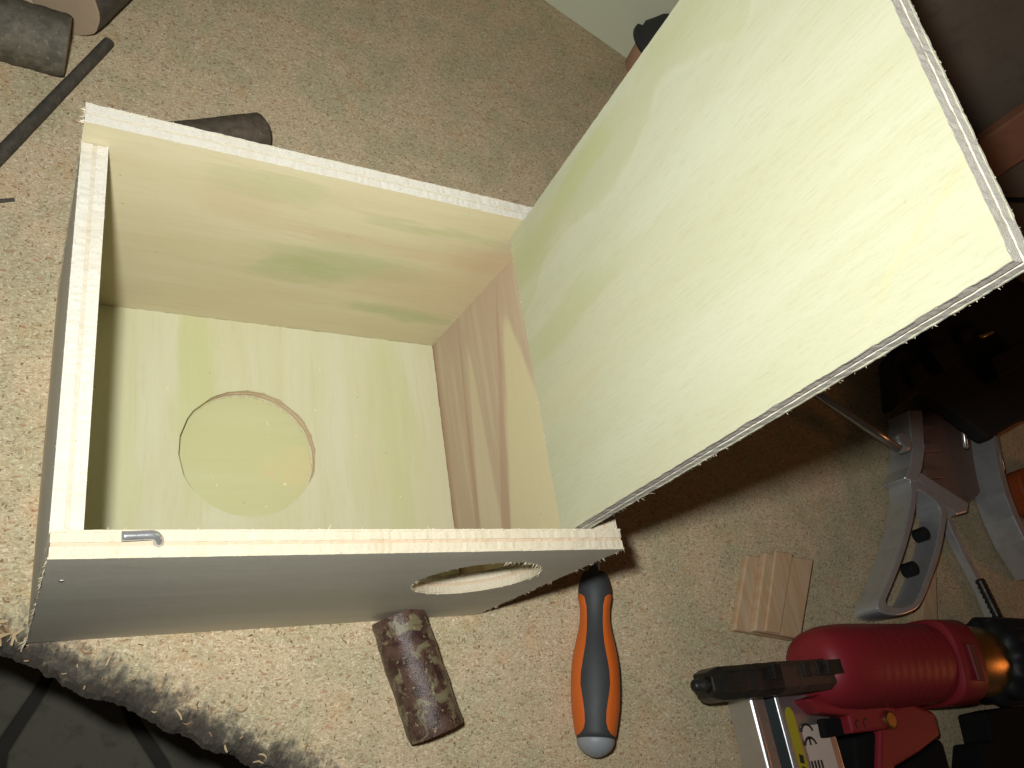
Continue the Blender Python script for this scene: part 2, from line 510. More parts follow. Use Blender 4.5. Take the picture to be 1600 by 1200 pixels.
M['end'] = mat_simple('cut_wood', (0.42, 0.31, 0.20), rough=0.8, nscale=0.12, namt=0.3, dark=0.7)
M['end_red'] = mat_simple('cut_wood_reddish', (0.26, 0.11, 0.055), rough=0.8, nscale=0.3, namt=0.4, dark=0.6)


def pine(name, col, ax):
    t = NT(name)
    co = t.coords()
    sc = [0.02, 0.02, 0.02]
    sc[ax] = 0.22
    n1 = t.noise(t.mapv(co, scale=tuple(sc)), 1.0, 3, 0.5)
    sc2 = [0.12, 0.12, 0.12]; sc2[ax] = 1.2
    n2 = t.noise(t.mapv(co, scale=tuple(sc2)), 1.0, 3, 0.6)
    c = t.mix(t.sstep(n1, 0.35, 0.65), col, (col[0] * 0.92, col[1] * 0.80, col[2] * 0.68))
    c = t.mix(t.math('MULTIPLY', n2, 0.3), c, (col[0] * 0.8, col[1] * 0.7, col[2] * 0.55))
    return t.finish(c, rough=0.65, spec=0.3, bump=n2, bstr=0.2)


M['pine'] = pine('pine_offcut_wood', (0.58, 0.43, 0.28), 0)

# ------------------------------------------------------------------ the setting: bench, floor, wall
P0 = Vector((-15.0, -1.0, 0))
UE = Vector((0.8724, -0.4888, 0))                 # along the bench's worn front edge
NE = Vector((0.4888, 0.8724, 0))                  # inward over the bench
BK0 = Vector((601.6, 883.7, 0))
UB = Vector((0.918, -0.397, 0))                   # along the bench's back edge
ts = [-1400, -900, -500, -250, -120] + [-70 + 1.3 * i for i in range(240)] + [300, 420, 700, 1200, 1900, 2600]
rings = [(64, 0.0, 0.0), (46, 0.0, 0.10), (36, -0.1, 0.25), (28, -0.6, 0.40), (21, -1.6, 0.55), (15, -3.2, 0.68), (10, -5.5, 0.8), (6, -8.0, 0.9), (3, -11.0, 0.97), (1.0, -14.0, 1.0), (-1.5, -20.0, 1.0), (0.0, -27.0, 1.0)]
v, f, tint = [], [], []
for t_ in ts:
    p = P0 + UE * t_
    for (off, z, wr) in rings:
        if off > 50:
            jo = jz = 0.0
        else:
            k = min(1.0, wr * 1.4)
            jo = k * (4.0 * noise.noise((t_ * 0.04, off * 0.04, 1.7)) + 1.6 * noise.noise((t_ * 0.16, off * 0.12, 4.1)) + 0.9 * noise.noise((t_ * 0.45, off * 0.5, 7.1)) + 0.35 * random.uniform(-1, 1))
            jz = k * (2.2 * noise.noise((t_ * 0.12, off * 0.1, 8.3)) + 1.0 * noise.noise((t_ * 0.5, off * 0.5, 2.2)) + 0.3 * random.uniform(-1, 1)) - 0.2 * k
        pp = p + NE * (off + jo)
        v.append((pp.x, pp.y, min(0.0, z + jz)))
        tint.append(wr)
m = len(rings)
for i in range(len(ts) - 1):
    for k in range(m - 1):
        f.append((i * m + k, i * m + k + 1, (i + 1) * m + k + 1, (i + 1) * m + k))
o = len(v)
fa, fb = P0 + UE * ts[0] + NE * 64, P0 + UE * ts[-1] + NE * 64
ba, bb = BK0 + UB * -2100, BK0 + UB * 2300
for z in (0.0, -27.0):
    v += [(q.x, q.y, z) for q in (fa, fb, bb, ba)]
tint += [0.0] * 8
f += [(o, o + 1, o + 2, o + 3), (o + 7, o + 6, o + 5, o + 4), (o + 1, o + 5, o + 6, o + 2), (o + 2, o + 6, o + 7, o + 3), (o + 3, o + 7, o + 4, o)]
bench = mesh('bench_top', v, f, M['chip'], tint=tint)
tag(bench, kind='structure')

# low stone floor far below the bench edge: slabs with open joints
fl = mesh('floor', *prism([Vector(p) for p in ((-4000, -4000, 0), (5000, -4000, 0), (5000, 4000, 0), (-4000, 4000, 0))], -960, -915), M['joint'])
tag(fl, kind='structure')
slabs = [
    [(-420, -320), (-52, -62), (-4, 10), (38, 80), (75, 160), (110, 330), (-300, 420)],
    [(12, -4), (6, -300), (330, -300), (222, -52), (180, 14), (150, 100), (128, 320), (92, 150), (54, 74)],
    [(240, -46), (352, -300), (760, -260), (700, 200), (170, 300), (166, 108), (198, 20)],
]
for sl in slabs:
    o = mesh('floor_slab', *prism([Vector((x, y, 0)) for x, y in sl], -914, -900), M['slab'], parent=fl)
    bevel(o, 6, 3)

# wall behind the bench, coloured dark for the dim room, and a pale board
WN = Vector((0.397, 0.918, 0))
wa, wb = BK0 + UB * -1500 + WN * 6, BK0 + UB * 3200 + WN * 6
wall = mesh('wall', *prism([wa, wb, wb + WN * 60, wa + WN * 60], -960, 2200), M['boards'])
tag(wall, kind='structure')
pb = BK0 + UB * -1500 - WN * 12
bd_ = mesh('pale_board', *prism([pb, pb + UB * 1790, pb + UB * 1790 + WN * 12, pb + WN * 12], 0.1, 330), M['wall'], base=BK0)
bevel(bd_, 1.0)
tag(bd_, 'pale greenish board standing along the back edge of the bench', 'board')
post = mesh('timber_post', *(lambda a: prism([a, a + UB * 75, a + UB * 75 - WN * 22, a - WN * 22], 0.0, 900))(BK0 + UB * 640 - WN * 1.0), M['post'], base=BK0 + UB * 640)
bevel(post, 3)
tag(post, 'reddish brown timber post against the shaded wall behind the raised lid', 'post')
ca = BK0 + UB * 520 - WN * 40
cpath = [BK0 + UB * (560 + 26 * i) - WN * (30 + 4 * math.sin(i)) + Vector((0, 0, 1)) * (70 + 17 * i + 14 * math.sin(i * 0.7)) for i in range(14)]
cpath = [BK0 + UB * 545 - WN * 30 + Vector((0, 0, 4.2))] + [BK0 + UB * 552 - WN * 30 + Vector((0, 0, 40))] + cpath
cb = mesh('power_cable', *tube(cpath, 4.0, 10), M['black'], base=cpath[0], smooth=True)
tag(cb, 'thin black cable hanging in front of the brown timber post', 'cable')

# ------------------------------------------------------------------ the nest box
W, D, H, HL, HB, ZF, L, ANG = 345.94, 274.77, 219.2, 209.5, 227.1, 16.85, 344.3, -0.1026
XL, ZL, XR, TF, TB, T = 308.9, 201.2, 326.1, 14.3, 14.9, 15.0
X, Y, Z = Vector((1, 0, 0)), Vector((0, 1, 0)), Vector((0, 0, 1))
BOX = Thing('nest_box', (W / 2, D / 2, 0), 'open plywood nest box with round holes and its lid swung upright', 'nest box')
Z0 = 0.15


def perimeter(lu, lv, step, jit, seed):
    rnd = random.Random(seed)
    pts = []
    cs = [(0, 0), (lu, 0), (lu, lv), (0, lv)]
    for i in range(4):
        a, b = cs[i], cs[(i + 1) % 4]
        d = math.hypot(b[0] - a[0], b[1] - a[1])
        n = max(2, int(d / step))
        nx, ny = (b[1] - a[1]) / d, -(b[0] - a[0]) / d
        for k in range(n):
            t_ = k / n
            j = jit * (rnd.uniform(-1, 1) * 0.6 + 1.2 * noise.noise((t_ * d * 0.15, seed * 3.3 + i * 7.7, 0.3)))
            j = min(j, jit * 0.6)
            if k == 0: j = -abs(j) * 0.5
            pts.append((a[0] + (b[0] - a[0]) * t_ + nx * j, a[1] + (b[1] - a[1]) * t_ + ny * j))
    return pts


def ply_layer(O, U, V, N, lu, lv, w0, w1, inset, jit, seed, hole=None, grain='u', full=True):
    """one ply: verts, faces, material index (0 face, 1 edge) and grain coordinates"""
    pts = perimeter(lu - 2 * inset, lv - 2 * inset, 2.2, jit, seed)
    pts = [(u + inset, v_ + inset) for u, v_ in pts]
    n = len(pts)
    loops = [pts]
    if hole:
        hu, hv, hr = hole
        rnd = random.Random(seed + 5)
        hp = []
        for u, v_ in pts:
            a = math.atan2(v_ - hv, u - hu)
            r = hr + jit * 0.3 * rnd.uniform(-1, 1) + jit * 1.2 * noise.noise((math.cos(a) * 4, math.sin(a) * 4, seed))
            hp.append((hu + r * math.cos(a), hv + r * math.sin(a)))
        loops.append(hp)
    v, g, f, fm = [], [], [], []

    def put(u, v_, wv):
        v.append(O + U * u + V * v_ + N * wv)
        g.append((u, v_, wv) if grain == 'u' else (v_, u, wv))

    for lp in loops:
        for wv in (w0, w1):
            for u, v_ in lp:
                put(u, v_, wv)
    for i in range(n):
        j = (i + 1) % n
        f.append((i, j, n + j, n + i)); fm.append(1)
        if hole:
            f.append((2 * n + j, 2 * n + i, 3 * n + i, 3 * n + j)); fm.append(1)
    if not full:
        # hidden between its neighbours: only a rim of each face can show
        for q, lp in enumerate(loops):
            cu, cv = (lu / 2, lv / 2) if q == 0 else (hole[0], hole[1])
            for side, wv in ((0, w0), (1, w1)):
                b0 = (2 * q + side) * n
                o = len(v)
                for u, v_ in lp:
                    if q == 0:
                        put(min(max(u, inset + 4), lu - inset - 4), min(max(v_, inset + 4), lv - inset - 4), wv)
                    else:
                        put(cu + (u - cu) * 1.08, cv + (v_ - cv) * 1.08, wv)
                for i in range(n):
                    j = (i + 1) % n
                    qd = (b0 + i, b0 + j, o + j, o + i)
                    f.append(qd if (side == 1) == (q == 0) else qd[::-1]); fm.append(0)
        return v, f, fm, g
    P2 = [Vector(p) for p in pts] + ([Vector(p) for p in loops[1]] if hole else [])
    ed = [(i, (i + 1) % n) for i in range(n)]
    if hole:
        ed += [(n + i, n + (i + 1) % n) for i in range(n)]
    rg = random.Random(seed)
    for d, stp in ((3.5, 5.0), (9.0, 10.0), (20.0, 20.0)):
        nu, nv = int((lu - 2 * d) / stp), int((lv - 2 * d) / stp)
        for i in range(nu + 1):
            for j in range(nv + 1):
                if d < 20 and not (i in (0, nu) or j in (0, nv)): continue
                u, v_ = d + (lu - 2 * d) * i / nu, d + (lv - 2 * d) * j / nv
                u += rg.uniform(-.2, .2); v_ += rg.uniform(-.2, .2)
                if hole and math.hypot(u - hole[0], v_ - hole[1]) < hole[2] + 3: continue
                P2.append(Vector((u, v_)))
    cv_, ce_, cf_, ov_, oe_, of_ = geometry.delaunay_2d_cdt(P2, ed, [], 4 if hole else 1, 1e-5)
    if hole:
        hc = Vector((hole[0], hole[1]))
        cf_ = [t3 for t3 in cf_ if ((cv_[t3[0]] + cv_[t3[1]] + cv_[t3[2]]) / 3 - hc).length > hole[2] - 0.8]
    for side, wv in ((0, w0), (1, w1)):
        o = len(v)
        for p in cv_:
            put(p.x, p.y, wv)
        for t3 in cf_:
            q = [o + i for i in t3]
            ar = (cv_[t3[1]] - cv_[t3[0]]).cross(cv_[t3[2]] - cv_[t3[0]])
            if (ar > 0) != (side == 1): q.reverse()
            f.append(tuple(q)); fm.append(0)
    return v, f, fm, g


def merge(parts):
    v, f, fm, g = [], [], [], []
    for (a, b, c, d) in parts:
        o = len(v)
        v += a; g += d; fm += c
        f += [tuple(i + o for i in q) for q in b]
    return v, f, fm, g


def panel(name, O, U, V, N, lu, lv, th, face, edge, seed, hole=None, grain='u', jit=0.35, label=None, midmat=None):
    e = 0.015
    k = th / 15.0
    lay = [0, 1.3 * k, 6.4 * k, 8.6 * k, 13.7 * k, th]
    ven = merge([ply_layer(O, U, V, N, lu, lv, lay[0], lay[1] - e, 0.0, jit, seed, hole, grain),
                 ply_layer(O, U, V, N, lu, lv, lay[4] + e, lay[5], 0.0, jit, seed + 1, hole, grain)])
    p = BOX.part(name, ven[0], ven[1], [face, edge], fm=ven[2], grain=ven[3])
    if label: p['label'] = label
    for q, (a, b) in enumerate(((1, 2), (3, 4))):
        c = ply_layer(O, U, V, N, lu, lv, lay[a], lay[b], 0.30, jit * 0.9, seed + 2 + q, (hole[0], hole[1], hole[2] + 0.3) if hole else None, grain, False)
        BOX.part('core_ply', c[0], c[1], [edge, edge], parent=p, fm=c[2], grain=c[3])
    c = ply_layer(O, U, V, N, lu, lv, lay[2] + e, lay[3] - e, 0.75, jit, seed + 4, (hole[0], hole[1], hole[2] + 0.7) if hole else None, grain, False)
    BOX.part('middle_ply', c[0], c[1], [midmat or M['mid'], midmat or M['mid']], parent=p, fm=c[2], grain=c[3])
    return p


PB, PP, PD = (0.48, 0.44, 0.25), (0.52, 0.49, 0.315), (0.44, 0.38, 0.205)


def feats_back(t, u, v, wn, wn2, fib):
    g = (0.30, 0.34, 0.14)
    br = (0.48, 0.36, 0.21)
    out = []
    for (cu, cv, ru, rv, a, col) in ((195, 128, 75, 26, 0.5, g), (160, 106, 50, 18, 0.5, g), (268, 66, 55, 17, 0.55, g), (120, 205, 50, 16, 0.3, g),
                                     (250, 192, 70, 8, 0.35, g), (230, 160, 120, 9, 0.5, br), (300, 110, 90, 40, 0.55, br), (330, 165, 60, 30, 0.6, (0.45, 0.32, 0.19)), (100, 180, 40, 25, 0.3, br)):
        b = blob(t, u, v, wn, wn2, cu, cv, ru, rv)
        b = t.math('MULTIPLY', b, t.math('MULTIPLY_ADD', fib, 0.9, 0.5))
        out.append((t.math('MULTIPLY', b, a, clamp=True), col, 'MIX'))
    return out


def feats_right(t, u, v, wn, wn2, fib):
    # u = depth into the box (y), v = height; brown heartwood with pale tongues
    brown = (0.365, 0.262, 0.185)
    pale = (0.48, 0.405, 0.265)
    deep = (0.32, 0.20, 0.125)
    out = [(0.85, brown, 'MIX')]
    st = t.noise(t.n('ShaderNodeCombineXYZ', {0: t.math('MULTIPLY', u, 0.006), 1: t.math('MULTIPLY', v, 0.11)}).outputs[0], 1.0, 4, 0.6)
    out.append((t.math('MULTIPLY', t.sstep(st, 0.45, 0.68), 0.5), pale, 'MIX'))
    out.append((t.math('MULTIPLY', tongue(t, u, v, wn, 218, 84, 45, 60, 98), 0.75), pale, 'MIX'))
    out.append((t.math('MULTIPLY', tongue(t, u, v, wn, 215, 150, 45, 113, 200, 3.0), 0.85), (0.49, 0.43, 0.255), 'MIX'))
    out.append((t.math('MULTIPLY', tongue(t, u, v, wn, 260, 150, 45, 98, 112, 1.5), 0.55), deep, 'MIX'))
    out.append((t.math('MULTIPLY', tongue(t, u, v, wn, 285, 74, 45, 54, 62, 1.5), 0.6), deep, 'MIX'))
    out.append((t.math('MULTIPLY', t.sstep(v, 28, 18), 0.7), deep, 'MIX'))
    return out


def feats_floor(t, u, v, wn, wn2, fib):
    g = (0.43, 0.435, 0.20)
    out = []
    for (cu, cv, ru, rv, a) in ((190, 90, 120, 18, 0.7), (150, 260, 140, 22, 0.5), (120, 40, 90, 12, 0.3)):
        out.append((t.math('MULTIPLY', blob(t, u, v, wn, wn2, cu, cv, ru, rv), a), g, 'MIX'))
    return out


def feats_base(t, u, v, wn, wn2, fib):
    return [(0.55, (0.445, 0.45, 0.22), 'MIX'), (t.math('MULTIPLY', blob(t, u, v, wn, wn2, 190, 110, 60, 22), 0.5), (0.55, 0.46, 0.24), 'MIX')]


def feats_lid(t, u, v, wn, wn2, fib):
    # figure line: v of the boundary as a curve of u (wandering growth ring)
    cur = t.n('ShaderNodeFloatCurve', {'Value': t.math('DIVIDE', u, 350.0)})
    cm = cur.mapping.curves[0]
    pts = [(0, 170), (25, 180), (51, 196), (81, 198), (130, 187), (159, 190), (189, 202), (207, 212), (230, 206), (255, 196), (270, 184), (290, 205), (350, 262)]
    cm.points[0].location = (0, pts[0][1] / 300.0)
    cm.points[1].location = (1, pts[-1][1] / 300.0)
    for a, b in pts[1:-1]:
        cm.points.new(a / 350.0, b / 300.0)
    cur.mapping.update()
    bd = t.math('MULTIPLY', cur.outputs[0], 300.0)
    dv = t.math('SUBTRACT', t.math('ADD', v, t.math('MULTIPLY', wn, 16.0)), bd)
    side = t.math('MULTIPLY', t.sstep(dv, -2.5, 5.0), t.sstep(dv, 75, 8))
    g1 = (0.35, 0.355, 0.17)
    out = [(t.math('MULTIPLY', side, 0.33), g1, 'MIX')]
    out.append((t.math('MULTIPLY', t.math('MULTIPLY', t.sstep(dv, -7, -1), t.sstep(dv, 1.0, -1.0)), 0.15), (0.47, 0.47, 0.31), 'MIX'))
    for (cu, cv, ru, rv, a, col) in ((60, 140, 90, 16, 0.45, g1), (20, 215, 60, 25, 0.5, g1), (40, 90, 60, 20, 0.3, (0.43, 0.37, 0.2)), (250, 235, 60, 14, 0.4, g1), (110, 225, 70, 14, 0.5, (0.36, 0.37, 0.15))):
        out.append((t.math('MULTIPLY', blob(t, u, v, wn, wn2, cu, cv, ru, rv), a), col, 'MIX'))
    # second faint figure near the outer corner
    k = t.math('ABSOLUTE', t.math('SUBTRACT', t.math('ADD', t.math('SUBTRACT', v, 22.0), t.math('MULTIPLY', wn, 30.0)), t.math('MULTIPLY', t.math('SUBTRACT', u, 300.0), 0.55)))
    out.append((t.math('MULTIPLY', t.math('MULTIPLY', t.sstep(k, 3.2, 0.5), t.sstep(u, 270, 300)), 0.25), (0.45, 0.41, 0.2), 'MIX'))
    return out


M['f_back'] = ply_face('veneer_back', (0.50, 0.43, 0.265), (0.535, 0.475, 0.305), (0.46, 0.375, 0.21), feats_back, 1.0)
M['f_right'] = ply_face('veneer_brown', PB, PP, PD, feats_right, 2.0)
M['f_floor'] = ply_face('veneer_floor', (0.485, 0.455, 0.285), (0.515, 0.495, 0.34), (0.45, 0.41, 0.235), feats_floor, 3.0, 0.7)
M['f_base'] = ply_face('veneer_base', PB, PP, PD, feats_base, 4.0, 0.7)
M['f_lid'] = ply_face('veneer_lid', (0.405, 0.40, 0.262), (0.43, 0.43, 0.30), (0.385, 0.365, 0.215), feats_lid, 5.0, 2.4, 0.25, 0.15)
M['f_out'] = ply_face('veneer_outer', (0.61, 0.585, 0.47), (0.66, 0.635, 0.52), (0.54, 0.50, 0.38), None, 6.0, 1.8, bump=0.9)

G = 0.25  # assembly gap
left_wall = panel('left_wall', Vector((0.2, TF + G, Z0)), Y, Z, X, D - TF - TB - 2 * G, HL - Z0, T, M['f_out'], M['edge'], 11, midmat=M['mid_pale'])
back_wall = panel('back_wall', Vector((0, D - TB, Z0)), X, Z, Y, W, HB - Z0, TB, M['f_back'], M['edge'], 21, midmat=M['mid_pale'])
right_wall = panel('right_wall', Vector((XR, TF + G, Z0)), Y, Z, X, D - TF - TB - 2 * G, H - 3 - Z0, W - XR - 0.2, M['f_right'], M['edge_front'], 31, label='brown streaked inner side wall')
front_wall = panel('front_wall', Vector((0, 0, Z0)), X, Z, Y, W, H - Z0, TF, M['f_out'], M['edge_front'], 41, hole=(271, 143, 47), jit=0.4, label='front wall with a round entrance hole')
floor_panel = panel('floor_panel', Vector((T + 0.6, TF + G, ZF - 12.6)), X, Y, Z, XR - T - 1.2, D - TF - TB - 2 * G, 12.6, M['f_floor'], M['rim'], 51, hole=(146 - T, 138.5 - TF, 55.5), grain='v', label='inner floor panel with a round hole')
base_panel = panel('base_panel', Vector((T + 0.6, TF + G, Z0)), X, Y, Z, XR - T - 1.2, D - TF - TB - 2 * G, 3.9, M['f_base'], M['edge_front'], 61)
UL = Vector((math.sin(ANG), 0, math.cos(ANG)))
NL = Vector((math.cos(ANG), 0, -math.sin(ANG)))
lid = panel('lid', Vector((XL, TF + G * 2, ZL)), UL, Y, NL, L, D - TF - TB - 4 * G, 13.6, M['f_lid'], M['edge'], 71, jit=0.32, label='plywood lid standing upright', midmat=M['mid_pale'])


# frayed fibres along sawn edges
def fibres(name, parent, segs, seed):
    rnd = random.Random(seed)
    v, f, tn = [], [], []
    for (A, B, out, n, ln, wd) in segs:
        A, B, out = Vector(A), Vector(B), Vector(out).normalized()
        ax = (B - A).normalized()
        for _ in range(n):
            t_ = rnd.random()
            p = A.lerp(B, t_)
            if noise.noise((t_ * 9, seed, 1.0)) < rnd.uniform(-0.5, 0.3): continue
            d = (out + ax * rnd.uniform(-1.1, 1.1) + Vector((rnd.uniform(-.5, .5), rnd.uniform(-.5, .5), rnd.uniform(-.5, .5)))).normalized()
            l_ = ln * rnd.uniform(0.3, 1.0) ** 1.5
            w_ = wd * rnd.uniform(0.4, 1.0)
            s_ = d.cross(Vector((rnd.uniform(-1, 1), rnd.uniform(-1, 1), rnd.uniform(-1, 1)))).normalized() * w_
            k_ = d.cross(s_).normalized() * l_ * rnd.uniform(-0.35, 0.35)
            o = len(v)
            q = s_.cross(d).normalized() * w_ * 0.5
            v += [p - s_ - d * 0.4, p + s_ - d * 0.4, p + d * l_ * 0.55 + s_ * 0.6 + k_ * 0.4, p + d * l_ * 0.55 - s_ * 0.6 + k_ * 0.4, p + d * l_ + k_, p + q + d * 0.2]
            f += [(o, o + 1, o + 2, o + 3), (o + 3, o + 2, o + 4), (o, o + 3, o + 5), (o + 1, o + 5, o + 2), (o + 5, o + 3, o + 2)]
            tn += [rnd.random()] * 6
    ob = BOX.part(name, v, f, M['fibre'], parent=parent, tint=tn)
    ob['kind'] = 'stuff'
    return ob


lo_ = Vector((XL, 0, ZL)) + NL * 13.6
fibres('splinters', lid, [
    (lo_ + UL * L + Y * 16, lo_ + UL * L + Y * (D - 16), NL, 120, 1.3, 0.22),
    (lo_ + UL * 20 + Y * TF, lo_ + UL * L + Y * TF, NL - Y, 90, 1.1, 0.2),
    (lo_ + UL * 75 + Y * TF, lo_ + UL * 125 + Y * TF, NL - Y * 0.4, 7, 3.6, 0.25),
    (Vector((XL, TF, ZL)), Vector((XL, D - TB, ZL)), -X, 150, 1.6, 0.2)], 1)
fibres('splinters', front_wall, [
    ((W, 0, 2), (W, 0, H), X - Y, 170, 3.2, 0.25),
    ((0, 0, 2), (0, 0, H - 2), -X - Y, 170, 4.0, 0.28),
    ((0, 0, 0.5), (0, 0, 12), -X - Y, 30, 9.0, 0.5),
    ((0, 0, H - 6), (2, 4, H), -X - Y, 14, 8.0, 0.4),
    ((0, TF, H), (W, TF, H), Z + Y * 0.4, 150, 1.8, 0.22),
    ((60, TF, H), (W, TF, H), Z * 0.6 + Y, 20, 4.0, 0.25),
    ((0, 0, H), (W, 0, H), Z - Y, 80, 1.2, 0.2),
    ((W - 50, 0.2, H), (W - 2, TF, H), Z, 40, 2.4, 0.3)], 2)
hs = []
for k in range(40):
    a = 2 * math.pi * k / 40
    p_ = Vector((271 + 47 * math.cos(a), 0.1, 143 + 47 * math.sin(a)))
    q_ = Vector((271 + 47 * math.cos(a + .16), 0.1, 143 + 47 * math.sin(a + .16)))
    amt = 12 if math.cos(a - 0.7) > 0.6 else 5
    hs.append((p_, q_, Vector((-math.cos(a), -0.6, -math.sin(a))), amt, 5.0 if amt > 6 else 2.6, 0.28))
fibres('hole_splinters', front_wall, hs, 3)
hs = []
for k in range(40):
    a = 2 * math.pi * k / 40
    p_ = Vector((146 + 55.2 * math.cos(a), 138.5 + 55.2 * math.sin(a), 4.7))
    q_ = Vector((146 + 55.2 * math.cos(a + .16), 138.5 + 55.2 * math.sin(a + .16), 4.7))
    hs.append((p_, q_, Vector((-math.cos(a), -math.sin(a), 0.5)), 9 if 0.2 < a < 1.8 else 3, 4.0, 0.35))
fibres('hole_splinters', floor_panel, hs, 4)
fibres('splinters', back_wall, [((0, D, HB), (W, D, HB), Y + Z, 120, 1.5, 0.2), ((0, D - 8, HB - 10), (0, D - 4, HB), -X, 40, 4.0, 0.4), ((0, D - TB, HB), (W, D - TB, HB), Z - Y, 80, 1.0, 0.2)], 5)
fibres('splinters', left_wall, [((T, TF, HL), (T, D - TB, HL), X + Z, 120, 1.1, 0.2), ((0, TF, HL), (0, D - TB, HL), Z - X, 100, 1.1, 0.2)], 6)

# steel hook lying along the top of the front wall, its shank screwed into the ply
hz = H + 2.9
a_, b_ = at(190, 838, hz), at(236, 836, hz)
d_ = (b_ - a_).normalized()
sd = Vector((d_.y, -d_.x, 0))
hp = [a_ + (b_ - a_) * (i / 8) for i in range(9)]
for i in range(1, 8):
    th = math.pi / 2 * i / 7
    hp.append(b_ + d_ * (4.0 * math.sin(th)) + sd * (3.2 * (1 - math.cos(th))) + Z * (-3.4 * (1 - math.cos(th))))
hp.append(hp[-1] + Z * -4 + sd * 0.3)
hk = BOX.part('hook', *tube(hp, 2.55, 14), M['steel'], smooth=True)
hk['label'] = 'small bent steel hook on the front edge'
nd_v, nd_f = lathe(Vector((8.8, -0.35, 176)), Vector((8.8, 0.3, 176)), [(0, 1.4), (1, 1.6)], 10)
BOX.part('nail_head', nd_v, nd_f, M['steel'], parent=front_wall)


# ------------------------------------------------------------------ sawdust and shavings
def flakes(name, spots, label, seed, lift=0.15, lo_t=0.0, hi_t=1.0):
    rnd = random.Random(seed)
    v, f, tn = [], [], []
    for (x, y, z, l_, w_, curl) in spots:
        a = rnd.uniform(0, 2 * math.pi)
        d = Vector((math.cos(a), math.sin(a), 0))
        s_ = Vector((-d.y, d.x, 0))
        n = 6 if curl > 0 else 2
        o = len(v)
        for i in range(n + 1):
            t_ = i / n - 0.5
            bend = curl * l_ * (t_ * t_ * 2)
            cc = Vector((x, y, z + lift + (0.25 - t_ * t_) * abs(curl) * l_ * 0.8)) + d * (t_ * l_) + s_ * bend
            ww = w_ * (1 - 1.2 * t_ * t_)
            tl = rnd.uniform(-0.3, 0.3) * w_
            v += [cc - s_ * ww + Z * max(0, tl), cc + s_ * ww + Z * max(0, -tl)]
        for i in range(n):
            f.append((o + 2 * i, o + 2 * i + 1, o + 2 * i + 3, o + 2 * i + 2))
        tn += [lo_t + (hi_t - lo_t) * rnd.random()] * (2 * (n + 1))
    ob = mesh(name, v, f, M['dust'], tint=tn)
    tag(ob, label, 'sawdust', kind='stuff')
    return ob


rnd = random.Random(21)
spots = []


def on_bench(p):
    off = (Vector((p.x, p.y, 0)) - P0).dot(NE)
    if off < 22: return False
    if -2 < p.x < W + 2 and -2 < p.y < D + 2: return False
    return (Vector((p.x, p.y, 0)) - BK0).dot(WN) < -4


for i in range(600):
    p = at(rnd.uniform(-30, 1630), rnd.uniform(-30, 1230), 0)
    if not on_bench(p): continue
    big = rnd.random() < 0.10
    spots.append((p.x, p.y, 0.0, rnd.uniform(1.0, 3.6) * (1.9 if big else 1), rnd.uniform(0.2, 0.55), 0 if rnd.random() < 0.6 else rnd.uniform(-0.5, 0.5)))
for i in range(160):   # drift against the box front and left
    x = rnd.uniform(30, W)
    spots.append((x, -1.5 - abs(rnd.gauss(0, 9)), 0.0, rnd.uniform(1.5, 5), rnd.uniform(0.3, 0.7), rnd.uniform(-0.4, 0.4)))
spots = [s_ for s_ in spots if (Vector((s_[0], s_[1], 0)) - P0).dot(NE) > 22]
flakes('sawdust', spots, 'pale sawdust and wood chips strewn over the chipboard bench', 3)
spots = []
for i in range(35):
    t_ = rnd.uniform(-30, 250)
    off = rnd.uniform(-1, 26)
    zz = 0.6 if off > 20 else (-1.0 if off > 12 else (-4.0 if off > 6 else -9.0))
    q = P0 + UE * t_ + NE * off
    spots.append((q.x, q.y, zz + 1.0, rnd.uniform(2, 9), rnd.uniform(0.3, 0.8), rnd.uniform(-0.6, 0.6)))
for i in range(26):
    q = P0 + UE * rnd.uniform(-25, 4) + NE * rnd.uniform(2, 14)
    spots.append((q.x, q.y, rnd.uniform(-4, 0.5), rnd.uniform(8, 16), rnd.uniform(0.6, 1.1), rnd.uniform(-0.4, 0.4)))
flakes('wood_shavings', spots, 'frayed shavings caught along the worn front edge of the bench', 4, 0.3, hi_t=0.45)
spots = []
for i in range(60):
    x, y = rnd.uniform(20, 320), rnd.uniform(20, 255)
    inside = math.hypot(x - 146, y - 138.5)
    if 50 < inside < 60: continue
    spots.append((x, y, 4.05 if inside < 55 else ZF, rnd.uniform(0.8, 2.6), rnd.uniform(0.25, 0.6), 0))
spots += [(167, 124, 4.05, 6, 1.6, 0.1), (150, 178, 4.05, 4, 0.6, 0), (165, 170, 4.05, 4, 0.8, 0), (178, 116, 4.05, 2.4, 1.0, 0)]
flakes('wood_dust', spots, 'tiny wood crumbs lying on the floor inside the plywood box', 5, lo_t=0.55)


